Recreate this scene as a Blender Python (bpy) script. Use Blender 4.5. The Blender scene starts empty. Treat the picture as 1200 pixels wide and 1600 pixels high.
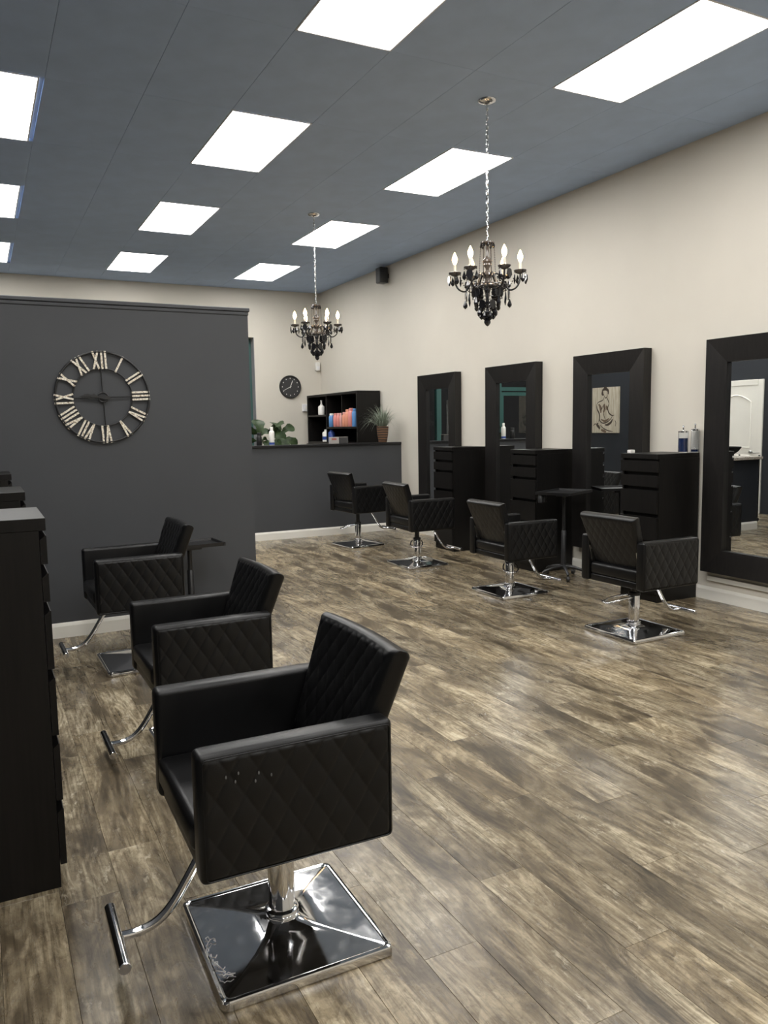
import bpy, bmesh, math, random
from mathutils import Vector, Matrix, Euler
random.seed(7)
PI = math.pi
S = bpy.context.scene
COL = S.collection

# ------------------------------------------------------------------ camera, world, exposure
W, H = 5.401, 3.788           # right wall x, ceiling z
XL = -0.335                   # left wall x
YB, YF = 12.93, -2.6          # far wall y, wall behind the camera y
YP, XP, ZP = 6.10, 1.939, 2.4355   # partition plane, its free edge, its height
YH, ZH = 10.005, 1.263        # half wall plane and height

def set_camera():
    f, yaw, pitch, roll, h = 1230.35, 0.4718, 0.1103, -0.0165, 1.511
    fw = Vector((math.sin(yaw)*math.cos(pitch), math.cos(yaw)*math.cos(pitch), -math.sin(pitch)))
    r = Vector((math.cos(yaw), -math.sin(yaw), 0)); u = r.cross(fw)
    r2 = math.cos(roll)*r + math.sin(roll)*u; u2 = -math.sin(roll)*r + math.cos(roll)*u
    cam = bpy.data.cameras.new('camera'); o = bpy.data.objects.new('camera', cam); COL.objects.link(o)
    cam.sensor_fit = 'VERTICAL'; cam.sensor_height = 24.0; cam.sensor_width = 18.0
    cam.lens = f/1600*24.0; cam.clip_start = 0.02; cam.clip_end = 100
    m = Matrix.Identity(4)
    for i in range(3):
        m[i][0] = r2[i]; m[i][1] = u2[i]; m[i][2] = -fw[i]
    m[0][3], m[1][3], m[2][3] = 0, 0, h
    o.matrix_world = m; S.camera = o
set_camera()
wd = bpy.data.worlds.new('night'); S.world = wd; wd.use_nodes = True
wd.node_tree.nodes['Background'].inputs[0].default_value = (0.016, 0.0145, 0.014, 1)
wd.node_tree.nodes['Background'].inputs[1].default_value = 1.0
S.view_settings.view_transform = 'Standard'; S.view_settings.look = 'None'
S.view_settings.exposure = 0.0; S.view_settings.gamma = 1.0; S.view_settings.use_curve_mapping = False
PANEL_GLOW = 16.5              # the ceiling light panels light the room
BULB_GLOW = 30.0

# ------------------------------------------------------------------ materials
def new_mat(name, col=(.5,.5,.5), rough=.5, metal=0.0, spec=.5, **kw):
    m = bpy.data.materials.new(name); m.use_nodes = True
    b = m.node_tree.nodes['Principled BSDF']
    b.inputs['Base Color'].default_value = (*col, 1); b.inputs['Roughness'].default_value = rough
    b.inputs['Metallic'].default_value = metal; b.inputs['Specular IOR Level'].default_value = spec
    for k, v in kw.items():
        b.inputs[k.replace('_', ' ')].default_value = v
    return m
def nd(m, typ, **kw):
    n = m.node_tree.nodes.new(typ)
    for k, v in kw.items():
        if k.startswith('i_'): n.inputs[k[2:].replace('_', ' ')].default_value = v
        else: setattr(n, k, v)
    return n
def lk(m, a, ao, b, bi): m.node_tree.links.new(a.outputs[ao], b.inputs[bi])
def bsdf(m): return m.node_tree.nodes['Principled BSDF']
def mapping(m, scale, space='Object', rnd=False):
    tc = nd(m, 'ShaderNodeTexCoord'); mp = nd(m, 'ShaderNodeMapping'); mp.inputs['Scale'].default_value = scale
    lk(m, tc, space, mp, 'Vector')
    if rnd:
        oi = nd(m, 'ShaderNodeObjectInfo'); mu = nd(m, 'ShaderNodeMath', operation='MULTIPLY'); mu.inputs[1].default_value = 57.0
        lk(m, oi, 'Random', mu, 0); lk(m, mu, 0, mp, 'Location')
    return mp
def noise(m, mp, scale, detail=3, rough=.55, dist=0.0):
    n = nd(m, 'ShaderNodeTexNoise'); n.inputs['Scale'].default_value = scale; n.inputs['Detail'].default_value = detail
    n.inputs['Roughness'].default_value = rough; n.inputs['Distortion'].default_value = dist
    lk(m, mp, 'Vector', n, 'Vector'); return n
def ramp(m, src, stops, out='Fac'):
    r = nd(m, 'ShaderNodeValToRGB'); e = r.color_ramp.elements
    while len(e) < len(stops): e.new(.5)
    for el, (p, c) in zip(e, stops):
        el.position = p; el.color = (*c, 1) if len(c) == 3 else c
    lk(m, src, out, r, 'Fac'); return r
def bump(m, src, out, strength, dist):
    b = nd(m, 'ShaderNodeBump'); b.inputs['Strength'].default_value = strength; b.inputs['Distance'].default_value = dist
    lk(m, src, out, b, 'Height'); lk(m, b, 'Normal', bsdf(m), 'Normal'); return b
def painted(name, col, rough=.6, var=.06, scale=3.0, bs=.05):
    m = new_mat(name, col, rough, spec=.35); mp = mapping(m, (1,1,1)); n = noise(m, mp, scale, 4)
    lo = tuple(c*(1-var) for c in col); hi = tuple(min(1, c*(1+var)) for c in col)
    r = ramp(m, n, [(.3, lo), (.7, hi)]); lk(m, r, 'Color', bsdf(m), 'Base Color')
    n2 = noise(m, mp, 180, 2); bump(m, n2, 'Fac', bs, .002); return m

M = {}
M['cream'] = painted('cream_wall_paint', (.64,.605,.535), .62, .025, 1.2)
M['charcoal'] = painted('charcoal_wall_paint', (.060,.063,.069), .5, .05, 1.5)
M['navy'] = painted('navy_wall_paint', (.022,.025,.031), .55, .05, 1.5)
M['trim'] = painted('white_trim_paint', (.80,.78,.72), .38, .02, 4, .02)
M['ceil'] = painted('slate_blue_ceiling', (.42,.54,.755), .7, .05, 4, .15)
M['ceil_gap'] = new_mat('ceiling_void', (.34,.43,.60), .8)
M['black_ledge'] = new_mat('black_ledge_paint', (.012,.012,.013), .3)
M['panel_frame'] = new_mat('panel_frame_metal', (.80,.80,.82), .45)
m = new_mat('light_diffuser', (.9,.9,.9), .5); b = bsdf(m)
b.inputs['Emission Color'].default_value = (1.0,.98,.945,1); b.inputs['Emission Strength'].default_value = PANEL_GLOW; M['diffuser'] = m
M['chrome'] = new_mat('chrome', (.72,.72,.73), .07, 1.0)
mp = mapping(M['chrome'], (1,1,1)); n = noise(M['chrome'], mp, 25, 3); r = ramp(M['chrome'], n, [(.35,(.05,)*3),(.8,(.14,)*3)]); lk(M['chrome'], r, 'Color', bsdf(M['chrome']), 'Roughness')
M['steel'] = new_mat('brushed_steel', (.55,.55,.54), .28, 1.0)
M['blackmetal'] = new_mat('black_metal', (.014,.014,.015), .35)
M['blackplastic'] = new_mat('black_plastic', (.012,.012,.013), .42)
M['mirror'] = new_mat('mirror_glass', (.86,.88,.88), .0, 1.0)
# black leather
m = new_mat('black_leather', (.0050,.0050,.0054), .40, spec=.32); mp = mapping(m, (1,1,1))
v = nd(m, 'ShaderNodeTexVoronoi'); v.inputs['Scale'].default_value = 420; lk(m, mp, 'Vector', v, 'Vector')
bump(m, v, 'Distance', .12, .0015); n = noise(m, mp, 9, 3); r = ramp(m, n, [(.3,(.30,)*3),(.75,(.40,)*3)]); lk(m, r, 'Color', bsdf(m), 'Roughness'); M['leather'] = m
# black-brown veneer
m = new_mat('black_brown_veneer', (.006,.005,.005), .40, spec=.28); mp = mapping(m, (1,1,1), rnd=True)
mp2 = nd(m, 'ShaderNodeMapping'); mp2.inputs['Scale'].default_value = (60,60,3); lk(m, mp, 'Vector', mp2, 'Vector')
n = noise(m, mp2, 1.0, 4, .6, .4); r = ramp(m, n, [(.3,(.0030,.0027,.0026)),(.7,(.0075,.0065,.006))]); lk(m, r, 'Color', bsdf(m), 'Base Color'); bump(m, n, 'Fac', .15, .001); M['veneer'] = m
m = new_mat('mirror_frame_veneer', (.012,.011,.011), .36, spec=.4); mp = mapping(m, (45,45,5), rnd=True)
n = noise(m, mp, 1.0, 4, .6, .6); r = ramp(m, n, [(.3,(.0065,.006,.0062)),(.7,(.014,.0125,.012))]); lk(m, r, 'Color', bsdf(m), 'Base Color'); bump(m, n, 'Fac', .15, .001); M['frame'] = m

# rustic vinyl planks
def plank_material():
    m = new_mat('rustic_plank', rough=.33, spec=.5); b = bsdf(m); nt = m.node_tree
    tc = nd(m, 'ShaderNodeTexCoord'); oi = nd(m, 'ShaderNodeObjectInfo')
    off = nd(m, 'ShaderNodeVectorMath', operation='SCALE'); off.inputs[0].default_value = (31.0, 77.0, 53.0); lk(m, oi, 'Random', off, 'Scale')
    def mapped(scale):
        sc = nd(m, 'ShaderNodeVectorMath', operation='MULTIPLY'); sc.inputs[1].default_value = scale; lk(m, tc, 'Object', sc, 0)
        ad = nd(m, 'ShaderNodeVectorMath', operation='ADD'); lk(m, sc, 0, ad, 0); lk(m, off, 0, ad, 1); return ad
    def nz(scale, sc=1.0, det=4, ro=.6, di=0.0):
        a = mapped(scale); n = nd(m, 'ShaderNodeTexNoise'); n.inputs['Scale'].default_value = sc; n.inputs['Detail'].default_value = det
        n.inputs['Roughness'].default_value = ro; n.inputs['Distortion'].default_value = di; lk(m, a, 0, n, 'Vector'); return n
    blot = nz((6.5, 2.1, 1), 1.0, 9, .66, .5)
    base = ramp(m, blot, [(.30,(.058,.046,.031)),(.42,(.135,.108,.072)),(.53,(.265,.220,.150)),(.67,(.47,.410,.298))])
    # oak cathedral lines: sine of a stretched noise
    ring = nz((5, .9, 1), 1.0, 2, .5, .3)
    mu = nd(m, 'ShaderNodeMath', operation='MULTIPLY'); mu.inputs[1].default_value = 110; lk(m, ring, 'Fac', mu, 0)
    si = nd(m, 'ShaderNodeMath', operation='SINE'); lk(m, mu, 0, si, 0)
    rr = ramp(m, si, [(0.0,(.58,.55,.50)),(.45,(1,1,1))], 0)
    mott = nz((42, 26, 1), 1.0, 8, .78, .6); mo = ramp(m, mott, [(.36,(.52,.49,.45)),(.50,(1,1,1)),(.66,(1.22,1.21,1.18))])
    grain = nz((105, 4.5, 1), 1.0, 5, .68)
    gr = ramp(m, grain, [(.34,(.42,.40,.37)),(.55,(1.08,1.07,1.06))])
    def mul(a, ao, b2, bo, fac=1.0):
        x = nd(m, 'ShaderNodeMix', data_type='RGBA', blend_type='MULTIPLY'); x.inputs[0].default_value = fac
        nt.links.new(a.outputs[ao], x.inputs[6]); nt.links.new(b2.outputs[bo], x.inputs[7]); return x
    c = mul(base, 'Color', rr, 'Color', .6); c = mul(c, 2, gr, 'Color', .8); c = mul(c, 2, mo, 'Color', .75)
    pr = ramp(m, oi, [(0,(.78,.78,.78)),(.5,(1.0,1.0,1.0)),(1,(1.28,1.26,1.22))], 'Random'); c = mul(c, 2, pr, 'Color', 1.0)
    scuff = nz((30, 13, 1), 1.0, 7, .75, .4); sr = ramp(m, scuff, [(.56,(0,)*3),(.66,(1,)*3)])
    patch = nz((4, 2.2, 1), 1.0, 2, .5); pm = ramp(m, patch, [(.46,(0,)*3),(.60,(.65,)*3)])
    sm = nd(m, 'ShaderNodeMath', operation='MULTIPLY'); lk(m, sr, 'Color', sm, 0); lk(m, pm, 'Color', sm, 1)
    mx = nd(m, 'ShaderNodeMix', data_type='RGBA'); lk(m, sm, 0, mx, 0); nt.links.new(c.outputs[2], mx.inputs[6]); mx.inputs[7].default_value = (.54,.48,.37,1)
    nt.links.new(mx.outputs[2], b.inputs['Base Color'])
    r2 = ramp(m, blot, [(.2,(.33,)*3),(.8,(.20,)*3)]); lk(m, r2, 'Color', b, 'Roughness')
    bump(m, grain, 'Fac', .25, .0012); return m
M['plank'] = plank_material()
M['subfloor'] = new_mat('subfloor_joint', (.06,.05,.036), .8)

# ------------------------------------------------------------------ mesh helpers
class MB:
    """collects shapes into one mesh"""
    def __init__(s): s.bm = bmesh.new()
    def box(s, c, d, bev=0.0, seg=2, rot=None):
        r = bmesh.ops.create_cube(s.bm, size=1.0); vs = r['verts']
        bmesh.ops.scale(s.bm, vec=Vector(d), verts=vs)
        if bev > 0:
            es = list({e for v in vs for e in v.link_edges})
            g = bmesh.ops.bevel(s.bm, geom=es, offset=bev, segments=seg, profile=.5, affect='EDGES')
            vs = list({v for f in g['faces'] for v in f.verts} | {v for v in vs if v.is_valid})
        if rot is not None: bmesh.ops.rotate(s.bm, cent=(0,0,0), matrix=Euler(rot).to_matrix(), verts=vs)
        bmesh.ops.translate(s.bm, vec=Vector(c), verts=vs); return s
    def lathe(s, prof, c=(0,0,0), n=20, rot=None, cap=True):
        rings = []
        mt = Euler(rot).to_matrix() if rot else None
        def P(v):
            v = Vector(v)
            if mt: v = mt @ v
            return v + Vector(c)
        for r, z in prof:
            rings.append([s.bm.verts.new(P((max(r,1e-4)*math.cos(2*PI*i/n), max(r,1e-4)*math.sin(2*PI*i/n), z))) for i in range(n)])
        for a, b2 in zip(rings, rings[1:]):
            for i in range(n): s.bm.faces.new((a[i], a[(i+1)%n], b2[(i+1)%n], b2[i]))
        if cap: s.bm.faces.new(rings[0][::-1]); s.bm.faces.new(rings[-1])
        return s
    def tube(s, pts, r, n=10, closed=False, cap=True):
        pts = [Vector(p) for p in pts]; rr = r if isinstance(r, (list, tuple)) else [r]*len(pts)
        rings = []; prev = None; N = len(pts)
        for i, p in enumerate(pts):
            a = pts[(i-1) % N] if (closed or i > 0) else p; b2 = pts[(i+1) % N] if (closed or i < N-1) else p
            t = (b2-a).normalized()
            if prev is None:
                up = Vector((0,0,1)) if abs(t.z) < .9 else Vector((1,0,0)); x = t.cross(up).normalized()
            else:
                x = (prev - t*prev.dot(t)).normalized()
            prev = x; y = t.cross(x)
            rings.append([s.bm.verts.new(p + rr[i]*(math.cos(2*PI*k/n)*x + math.sin(2*PI*k/n)*y)) for k in range(n)])
        pairs = list(zip(rings, rings[1:])) + ([(rings[-1], rings[0])] if closed else [])
        for a, b2 in pairs:
            for k in range(n): s.bm.faces.new((a[k], a[(k+1)%n], b2[(k+1)%n], b2[k]))
        if cap and not closed: s.bm.faces.new(rings[0][::-1]); s.bm.faces.new(rings[-1])
        return s
    def poly(s, vs, fs):
        v = [s.bm.verts.new(Vector(p)) for p in vs]
        for f in fs: s.bm.faces.new([v[i] for i in f])
        return s
    def prism(s, pts, d):
        """polygon of 3d points extruded by vector d"""
        d = Vector(d); a = [Vector(p) for p in pts]; k = len(a)
        return s.poly(a + [p+d for p in a], [list(range(k))[::-1], list(range(k, 2*k))] + [[i, (i+1)%k, k+(i+1)%k, k+i] for i in range(k)])
    def mesh(s, name, smooth=0):
        bmesh.ops.recalc_face_normals(s.bm, faces=s.bm.faces)
        me = bpy.data.meshes.new(name); s.bm.to_mesh(me); s.bm.free()
        if smooth:
            for p in me.polygons: p.use_smooth = True
            me.set_sharp_from_angle(angle=math.radians(smooth))
        return me
    def build(s, name, mat, parent=None, smooth=0, loc=None, rot=None):
        return link(name, s.mesh(name, smooth), mat, parent, loc, rot)
def link(name, me, mat=None, parent=None, loc=None, rot=None):
    if mat is not None and not me.materials: me.materials.append(M[mat] if isinstance(mat, str) else mat)
    o = bpy.data.objects.new(name, me); COL.objects.link(o)
    if parent: o.parent = parent
    if loc is not None: o.location = loc
    if rot is not None: o.rotation_euler = rot
    return o
def tag(o, label=None, cat=None, group=None, kind=None):
    if label: o['label'] = label
    if cat: o['category'] = cat
    if group: o['group'] = group
    if kind: o['kind'] = kind
    return o
def thing(name, label, cat, loc=(0,0,0), rz=0.0, group=None):
    o = bpy.data.objects.new(name, None); COL.objects.link(o); o.empty_display_size = .1
    o.location = loc; o.rotation_euler = (0,0,rz); return tag(o, label, cat, group)
def struct(o): o['kind'] = 'structure'; return o
def copy_tree(o, parent=None):
    c = o.copy(); COL.objects.link(c); c.parent = parent
    for ch in list(o.children): copy_tree(ch, c)
    return c
def box(name, c, d, mat, parent=None, bev=0.0, seg=2, smooth=0):
    return MB().box(c, d, bev, seg).build(name, mat, parent, smooth)
def bez(p0, p1, p2, p3, n):
    out = []
    for i in range(n+1):
        t = i/n; a = 1-t
        out.append(tuple(a**3*p0[k]+3*a*a*t*p1[k]+3*a*t*t*p2[k]+t**3*p3[k] for k in range(3)))
    return out

# ------------------------------------------------------------------ floor
floor = struct(box('floor', ((XL+W)/2, (YB+YF)/2, -.035), (W-XL+.3, YB-YF+.56, .05), 'subfloor'))
PW, PL = .178, 1.22
def plank_mb(mb, x0, x1, y0, y1, cx=0, cy=0):
    g, c = .0004, .0007
    x0 += g; x1 -= g; y0 += g; y1 -= g
    vs = []
    for z, i in ((-.010, 0), (-c, 0), (0, c)):
        vs += [(x0+i-cx, y0+i-cy, z), (x1-i-cx, y0+i-cy, z), (x1-i-cx, y1-i-cy, z), (x0+i-cx, y1-i-cy, z)]
    fs = [(8,9,10,11)]
    for k in (0, 4):
        for i in range(4): fs.append((k+i, k+(i+1)%4, k+4+(i+1)%4, k+4+i))
    mb.poly(vs, fs)
rest = MB(); full = None; ri = 0
x = .317 - 4*PW
while x < W:
    xa, xb = max(x, XL), min(x+PW, W)
    y = YF - [0, .47, .83, .22, .65, 1.02, .36][ri % 7]*1.0 - (.05 if ri % 2 else 0)
    if ri == 3: y = 2.58 - 5*PL
    while y < YB:
        ya, yb = max(y, YF), min(y+PL, YB)
        if yb-ya > .01 and xb-xa > .01:
            if yb > .75 and ya < 9.95:
                cx, cy = (xa+xb)/2, (ya+yb)/2
                if xb-xa > PW-.001 and yb-ya > PL-.001:
                    if full is None:
                        mb = MB(); plank_mb(mb, xa, xb, ya, yb, cx, cy); full = mb.mesh('plank'); full.materials.append(M['plank'])
                    o = link('plank', full, None, floor)
                else:
                    mb = MB(); plank_mb(mb, xa, xb, ya, yb, cx, cy); o = mb.build('plank', 'plank', floor)
                o.location = (cx, cy, 0)
            else: plank_mb(rest, xa, xb, ya, yb)
        y += PL
    x += PW; ri += 1
tag(rest.build('planks_beyond', 'plank', floor), kind='stuff')

# ------------------------------------------------------------------ ceiling with tiles and light panels
GX, GY = .6233, 1.2725
ceiling = struct(box('ceiling', ((XL+W)/2, (YB+YF)/2, H+.045), (W-XL+.3, YB-YF+.3, .05), 'ceil_gap'))
LX = [.19, 2.09, 3.962]; LY = [-1.21, 1.335, 3.88, 6.432, 8.977, 11.49]
xs = [XL] + [2.09-GX/2+j*GX for j in range(-6, 12) if XL+.03 < 2.09-GX/2+j*GX < W-.03] + [W]
ys = [YF] + [3.88-GY/2+j*GY for j in range(-10, 12) if YF+.03 < 3.88-GY/2+j*GY < YB-.03] + [YB]
tiles = {}
for xa, xb in zip(xs, xs[1:]):
    for ya, yb in zip(ys, ys[1:]):
        cx, cy = (xa+xb)/2, (ya+yb)/2
        if any(abs(cx-lx) < .12 and abs(cy-ly) < .25 for lx in LX for ly in LY) and xb-xa > .5 and yb-ya > 1: continue
        key = (round(xb-xa, 3), round(yb-ya, 3))
        if key not in tiles:
            tm = MB().box((0,0,.012), (xb-xa-.0018, yb-ya-.0018, .024), .0006, 1).mesh('ceiling_tile'); tm.materials.append(M['ceil']); tiles[key] = tm
        link('ceiling_tile', tiles[key], None, ceiling, (cx, cy, H))
    # (light panels fill the left-out cells)
def make_panel():
    root = thing('ceiling_light', '', 'ceiling light')
    w, l, t = GX/2-.001, GY/2-.001, .012
    mb = MB()
    for sx in (-1, 1): mb.box((sx*(w-t/2), 0, .006), (t, 2*l, .020), .002, 1)
    for sy in (-1, 1): mb.box((0, sy*(l-t/2), .006), (2*w-2*t, t, .020), .002, 1)
    mb.build('frame', 'panel_frame', root)
    box('diffuser', (0, 0, .006), (2*w-2*t, 2*l-2*t, .008), 'diffuser', root)
    return root
p0 = make_panel(); first = True
cn = ['left', 'middle', 'right']
rn = {2: 'nearest the viewer', 3: 'second from the viewer', 4: 'third from the viewer', 5: 'farthest, by the far wall', 0: 'behind the viewer, at the near wall', 1: 'just behind the viewer'}
for i, lx in enumerate(LX):
    for j, ly in enumerate(LY):
        o = p0 if first else copy_tree(p0); first = False
        o.location = (lx, ly, H)
        tag(o, 'bright rectangular ceiling panel of the %s row, %s' % (cn[i], rn[j]), 'ceiling light', 'recessed ceiling light panels')

# ------------------------------------------------------------------ walls
T = .15
struct(box('wall_right', (W+T/2, (YB+YF)/2, H/2), (T, YB-YF+.3, H+.02), 'cream'))
wl = struct(box('wall_left', (XL-T/2, (YB+YF)/2, H/2), (T, YB-YF+.3, H+.02), 'navy'))
struct(box('wall_front', ((XL+W)/2, YF-T/2, H/2), (W-XL, T, H+.02), 'cream'))
WX0, WX1, WZ1 = .20, 4.205, 3.0          # storefront opening in the far wall
TB = .28
mb = MB(); mb.box(((XL+WX0)/2, YB+TB/2, H/2), (WX0-XL, TB, H)); mb.box(((WX1+W)/2, YB+TB/2, H/2), (W-WX1, TB, H)); mb.box(((WX0+WX1)/2, YB+TB/2, (H+WZ1)/2), (WX1-WX0, TB, H-WZ1))
struct(mb.build('wall_back', 'cream'))
# charcoal partition with crown cap, half wall with black ledge
part_w = struct(box('wall_partition', ((XL+XP)/2, YP+.06, ZP/2), (XP-XL, .12, ZP), 'charcoal'))
mb = MB(); mb.box(((XL+XP)/2+.005, YP+.06, ZP-.014), (XP-XL+.014, .158, .028), .004, 1); mb.box(((XL+XP)/2+.002, YP+.06, ZP-.042), (XP-XL+.006, .138, .028), .006, 2)
o = mb.build('trim_1', 'charcoal'); struct(o)
HX0 = 2.55
struct(box('wall_half', ((HX0+W)/2, YH+.06, (ZH-.03)/2), (W-HX0, .12, ZH-.03), 'charcoal'))
struct(box('trim_2', ((HX0+W)/2-.01, YH+.065, ZH-.015), (W-HX0, .19, .03), 'black_ledge', bev=.004))
def baseboard(name, pts):
    """profile swept along a straight run; pts = (x0,y0),(x1,y1), wall on the left of the run's normal n"""
    (x0, y0), (x1, y1), (nx, ny) = pts
    prof = [(0,0),(.014,0),(.014,.085),(.010,.098),(.005,.110),(0,.110)]
    a = [(x0+nx*p, y0+ny*p, z) for p, z in prof]
    struct(MB().prism(a, (x1-x0, y1-y0, 0)).build(name, 'trim'))
baseboard('baseboard_right', ((W, YF), (W, YH), (-1,0)))
baseboard('baseboard_partition', ((XL, YP), (XP, YP), (0,-1)))
baseboard('baseboard_half', ((HX0, YH), (W, YH), (0,-1)))
baseboard('baseboard_left', ((XL, YF), (XL, YP), (1,0)))
baseboard('baseboard_back', ((WX1, YB), (W, YB), (0,-1)))
baseboard('baseboard_beyond', ((XL, 9.40), (XL, YB), (1,0)))
# raceway strip under the mirrors on the right wall
o = MB().box((W-.012, 3.0, .188), (.024, 3.16, .042), .004, 2).build('cable_raceway', 'trim'); tag(o, 'white cable raceway strip on wall under the nearest right-hand mirror', 'raceway')

# ------------------------------------------------------------------ storefront in the far wall
M['teal'] = new_mat('teal_aluminium', (.030,.088,.080), .45)
M['pane'] = new_mat('window_glass', (.9,.95,.95), .0, Transmission_Weight=1.0, IOR=1.5)
M['reveal'] = painted('window_reveal_paint', (.30,.30,.31), .6)
fy = YB+.205
win = struct(box('window_1', (WX1-.07, fy, WZ1/2), (.14, .09, WZ1), 'teal'))
def bar(n, x, z, dx, dz, par=None): return box(n, (x, fy, z), (dx, .09, dz), 'teal', par)
bar('window_frame', WX0+.03, WZ1/2, .06, WZ1, win); bar('window_frame', (WX0+WX1-.08)/2, WZ1-.03, WX1-WX0-.20, .06, win)
bar('window_sill', (1.44+WX1-.14)/2, .06, WX1-1.44-.14, .12, win)
bar('mullion', 2.80, 1.53, .10, 2.78, win); bar('mullion', 1.39, 1.47, .10, 2.94, win); bar('mullion', .42, 1.47, .08, 2.94, win)
bar('transom', .90, 2.183, .88, .075, win)
def pane(x0, x1, z0, z1, par): box('pane', ((x0+x1)/2, fy, (z0+z1)/2), (x1-x0, .008, z1-z0), 'pane', par)
pane(2.85, WX1-.14, .12, 2.94, win); pane(1.44, 2.75, .12, 2.94, win); pane(.46, 1.34, 2.2205, 2.94, win); pane(.26, .38, 0, 2.94, win)
dr = struct(MB().box((.51, fy, 1.062), (.09, .045, 2.124)).box((1.305, fy, 1.062), (.06, .045, 2.124)).box((.915, fy, 2.089), (.72, .045, .07)).box((.915, fy, .11), (.72, .045, .22)).build('door_1', 'teal'))
pane(.555, 1.275, .22, 2.054, dr)
box('push_bar', (.915, fy-.05, 1.05), (.70, .03, .04), 'steel', dr, .008)
struct(box('trim_3', (WX1-.004, YB+.080, WZ1/2), (.008, .158, WZ1), 'reveal'))
# white arched panel door in the left wall (seen in the nearest mirror)
dl = struct(box('door_2', (XL+.012, 8.90, 1.02), (.024, .81, 2.04), 'trim'))
mb = MB()
for yy in (8.45, 9.35): mb.box((XL+.015, yy, 1.065), (.03, .09, 2.13), .006, 2)
mb.box((XL+.016, 8.90, 2.085), (.032, .81, .09), .006, 2); mb.build('door_casing', 'trim', dl)
def panel_ring(y0, y1, z0, z1, arch):
    pts = [(y0, z0), (y1, z0), (y1, z1)]
    n = 14
    for i in range(1, n): t = i/n; pts.append((y1+(y0-y1)*t, z1+arch*math.sin(PI*t)))
    pts.append((y0, z1)); return pts
for (z0, z1, ar) in ((1.05, 1.78, .11), (.18, .92, 0.0001)):
    pts = panel_ring(8.62, 9.18, z0, z1, ar)
    MB().tube([(XL+.026, y, z) for y, z in pts], .012, 6, closed=True).build('door_panel', 'trim', dl, 40)
MB().lathe([(.012,0),(.012,.03),(.028,.04),(.03,.055),(.02,.068)], (XL+.024, 8.57, .98), 16, (0, PI/2, 0)).build('door_knob', 'steel', dl, 40)

# ------------------------------------------------------------------ salon chairs
def quilt(a, b):
    """puffed diamond: 0 on the seams, 1 in the middle"""
    fa, fb = a-math.floor(a), b-math.floor(b)
    return (max(0, math.sin(PI*fa))*max(0, math.sin(PI*fb)))**.26
QX, QZ, QH = .0745, .118, .0062
def sstep(e0, e1, x):
    t = min(1, max(0, (x-e0)/(e1-e0))); return t*t*(3-2*t)
AL, AT, AH = .53, .076, .335                 # armrest length, thickness, height
AX = .035                                    # centre of the armrest along the chair
WO = .61                                     # outer width
def arm_quilt_mesh(sign):
    nx, nz = 150, 96; vs = []; fs = []
    L, Hh = AL-.022, AH-.022
    for j in range(nz+1):
        z = .011 + Hh*j/nz
        for i in range(nx+1):
            x = AX-L/2 + L*i/nx
            ux, uz = (x-AX)/QX, (z-AH)/QZ
            edge = min(x-(AX-L/2), (AX+L/2)-x, z-.011, .011+Hh-z)
            h = QH*quilt(ux+uz, ux-uz)*sstep(0, .012, edge) - .0005
            vs.append((x, sign*(WO/2 - .003 + h), z))
    for j in range(nz):
        for i in range(nx):
            q = (j*(nx+1)+i, j*(nx+1)+i+1, (j+1)*(nx+1)+i+1, (j+1)*(nx+1)+i); fs.append(q if sign < 0 else q[::-1])
    me = bpy.data.meshes.new('quilted_panel'); me.from_pydata(vs, [], fs); me.materials.append(M['leather'])
    for p in me.polygons: p.use_smooth = True
    return me
def back_mesh():
    ns, ntt = 96, 84
    def grid(n, r):                          # parameter rows with extra rows at the rounded rim
        rim = [0, .15, .35, .6, .85, 1.0]
        a = [-1 + r*(1-math.cos(t*PI/2)) for t in rim]
        mid = [-1+r + (2-2*r)*i/n for i in range(1, n)]
        return a + mid + [-v for v in a[::-1]]
    rs, rt = .065, .085
    Sg, Tg = grid(ns, rs), grid(ntt, rt)
    def rim(v, r):
        d = (abs(v)-(1-r))/r
        return 1.0 if d <= 0 else math.sqrt(max(0, 1-d*d))
    Z0, Z1 = .135, .500                      # above armrest bottom
    def P(s, t, side):
        tt = (t+1)/2; z = Z0+(Z1-Z0)*tt - .003*s*s*tt
        hw = .212+.052*tt
        x = -.142-.131*tt + .013*s*s
        th = (.074-.006*tt)/2
        e = rim(s, rs)*rim(t, rt)
        y = s*hw
        off = th*(.30+.70*e)
        q = quilt(y/.066+ (z-Z1)/.105, y/.066-(z-Z1)/.105)*min(1, e*1.0)**2
        edge = min((1-abs(s))*hw, (1-abs(t))*(Z1-Z0)/2); q *= sstep(.012, .028, edge)
        h = (.0065 if side > 0 else .0026)*q
        # surface normal leans back about 15 degrees
        n = Vector((.940, 0, .342))
        return Vector((x, y, z)) + n*(side*(off+h))
    vs = []; fs = []; a, b = len(Sg), len(Tg)
    for side in (1, -1):
        for t in Tg:
            for s_ in Sg: vs.append(P(s_, t, side))
    for j in range(b-1):
        for i in range(a-1):
            q = (j*a+i, j*a+i+1, (j+1)*a+i+1, (j+1)*a+i); fs.append(q); fs.append(tuple(k+a*b for k in q[::-1]))
    ring = [i for i in range(a)] + [j*a+a-1 for j in range(1, b)] + [(b-1)*a+i for i in range(a-2, -1, -1)] + [j*a for j in range(b-2, 0, -1)]
    for k in range(len(ring)):
        p, q = ring[k], ring[(k+1) % len(ring)]; fs.append((q, p, p+a*b, q+a*b))
    me = bpy.data.meshes.new('backrest'); me.from_pydata(vs, [], fs); me.materials.append(M['leather'])
    for p in me.polygons: p.use_smooth = True
    return me
def seat_cushion_mesh():
    mb = MB(); mb.box((.045, 0, .093), (.52, WO-2*AT-.004, .088), .024, 4); return mb.mesh('seat', 60)
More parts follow.
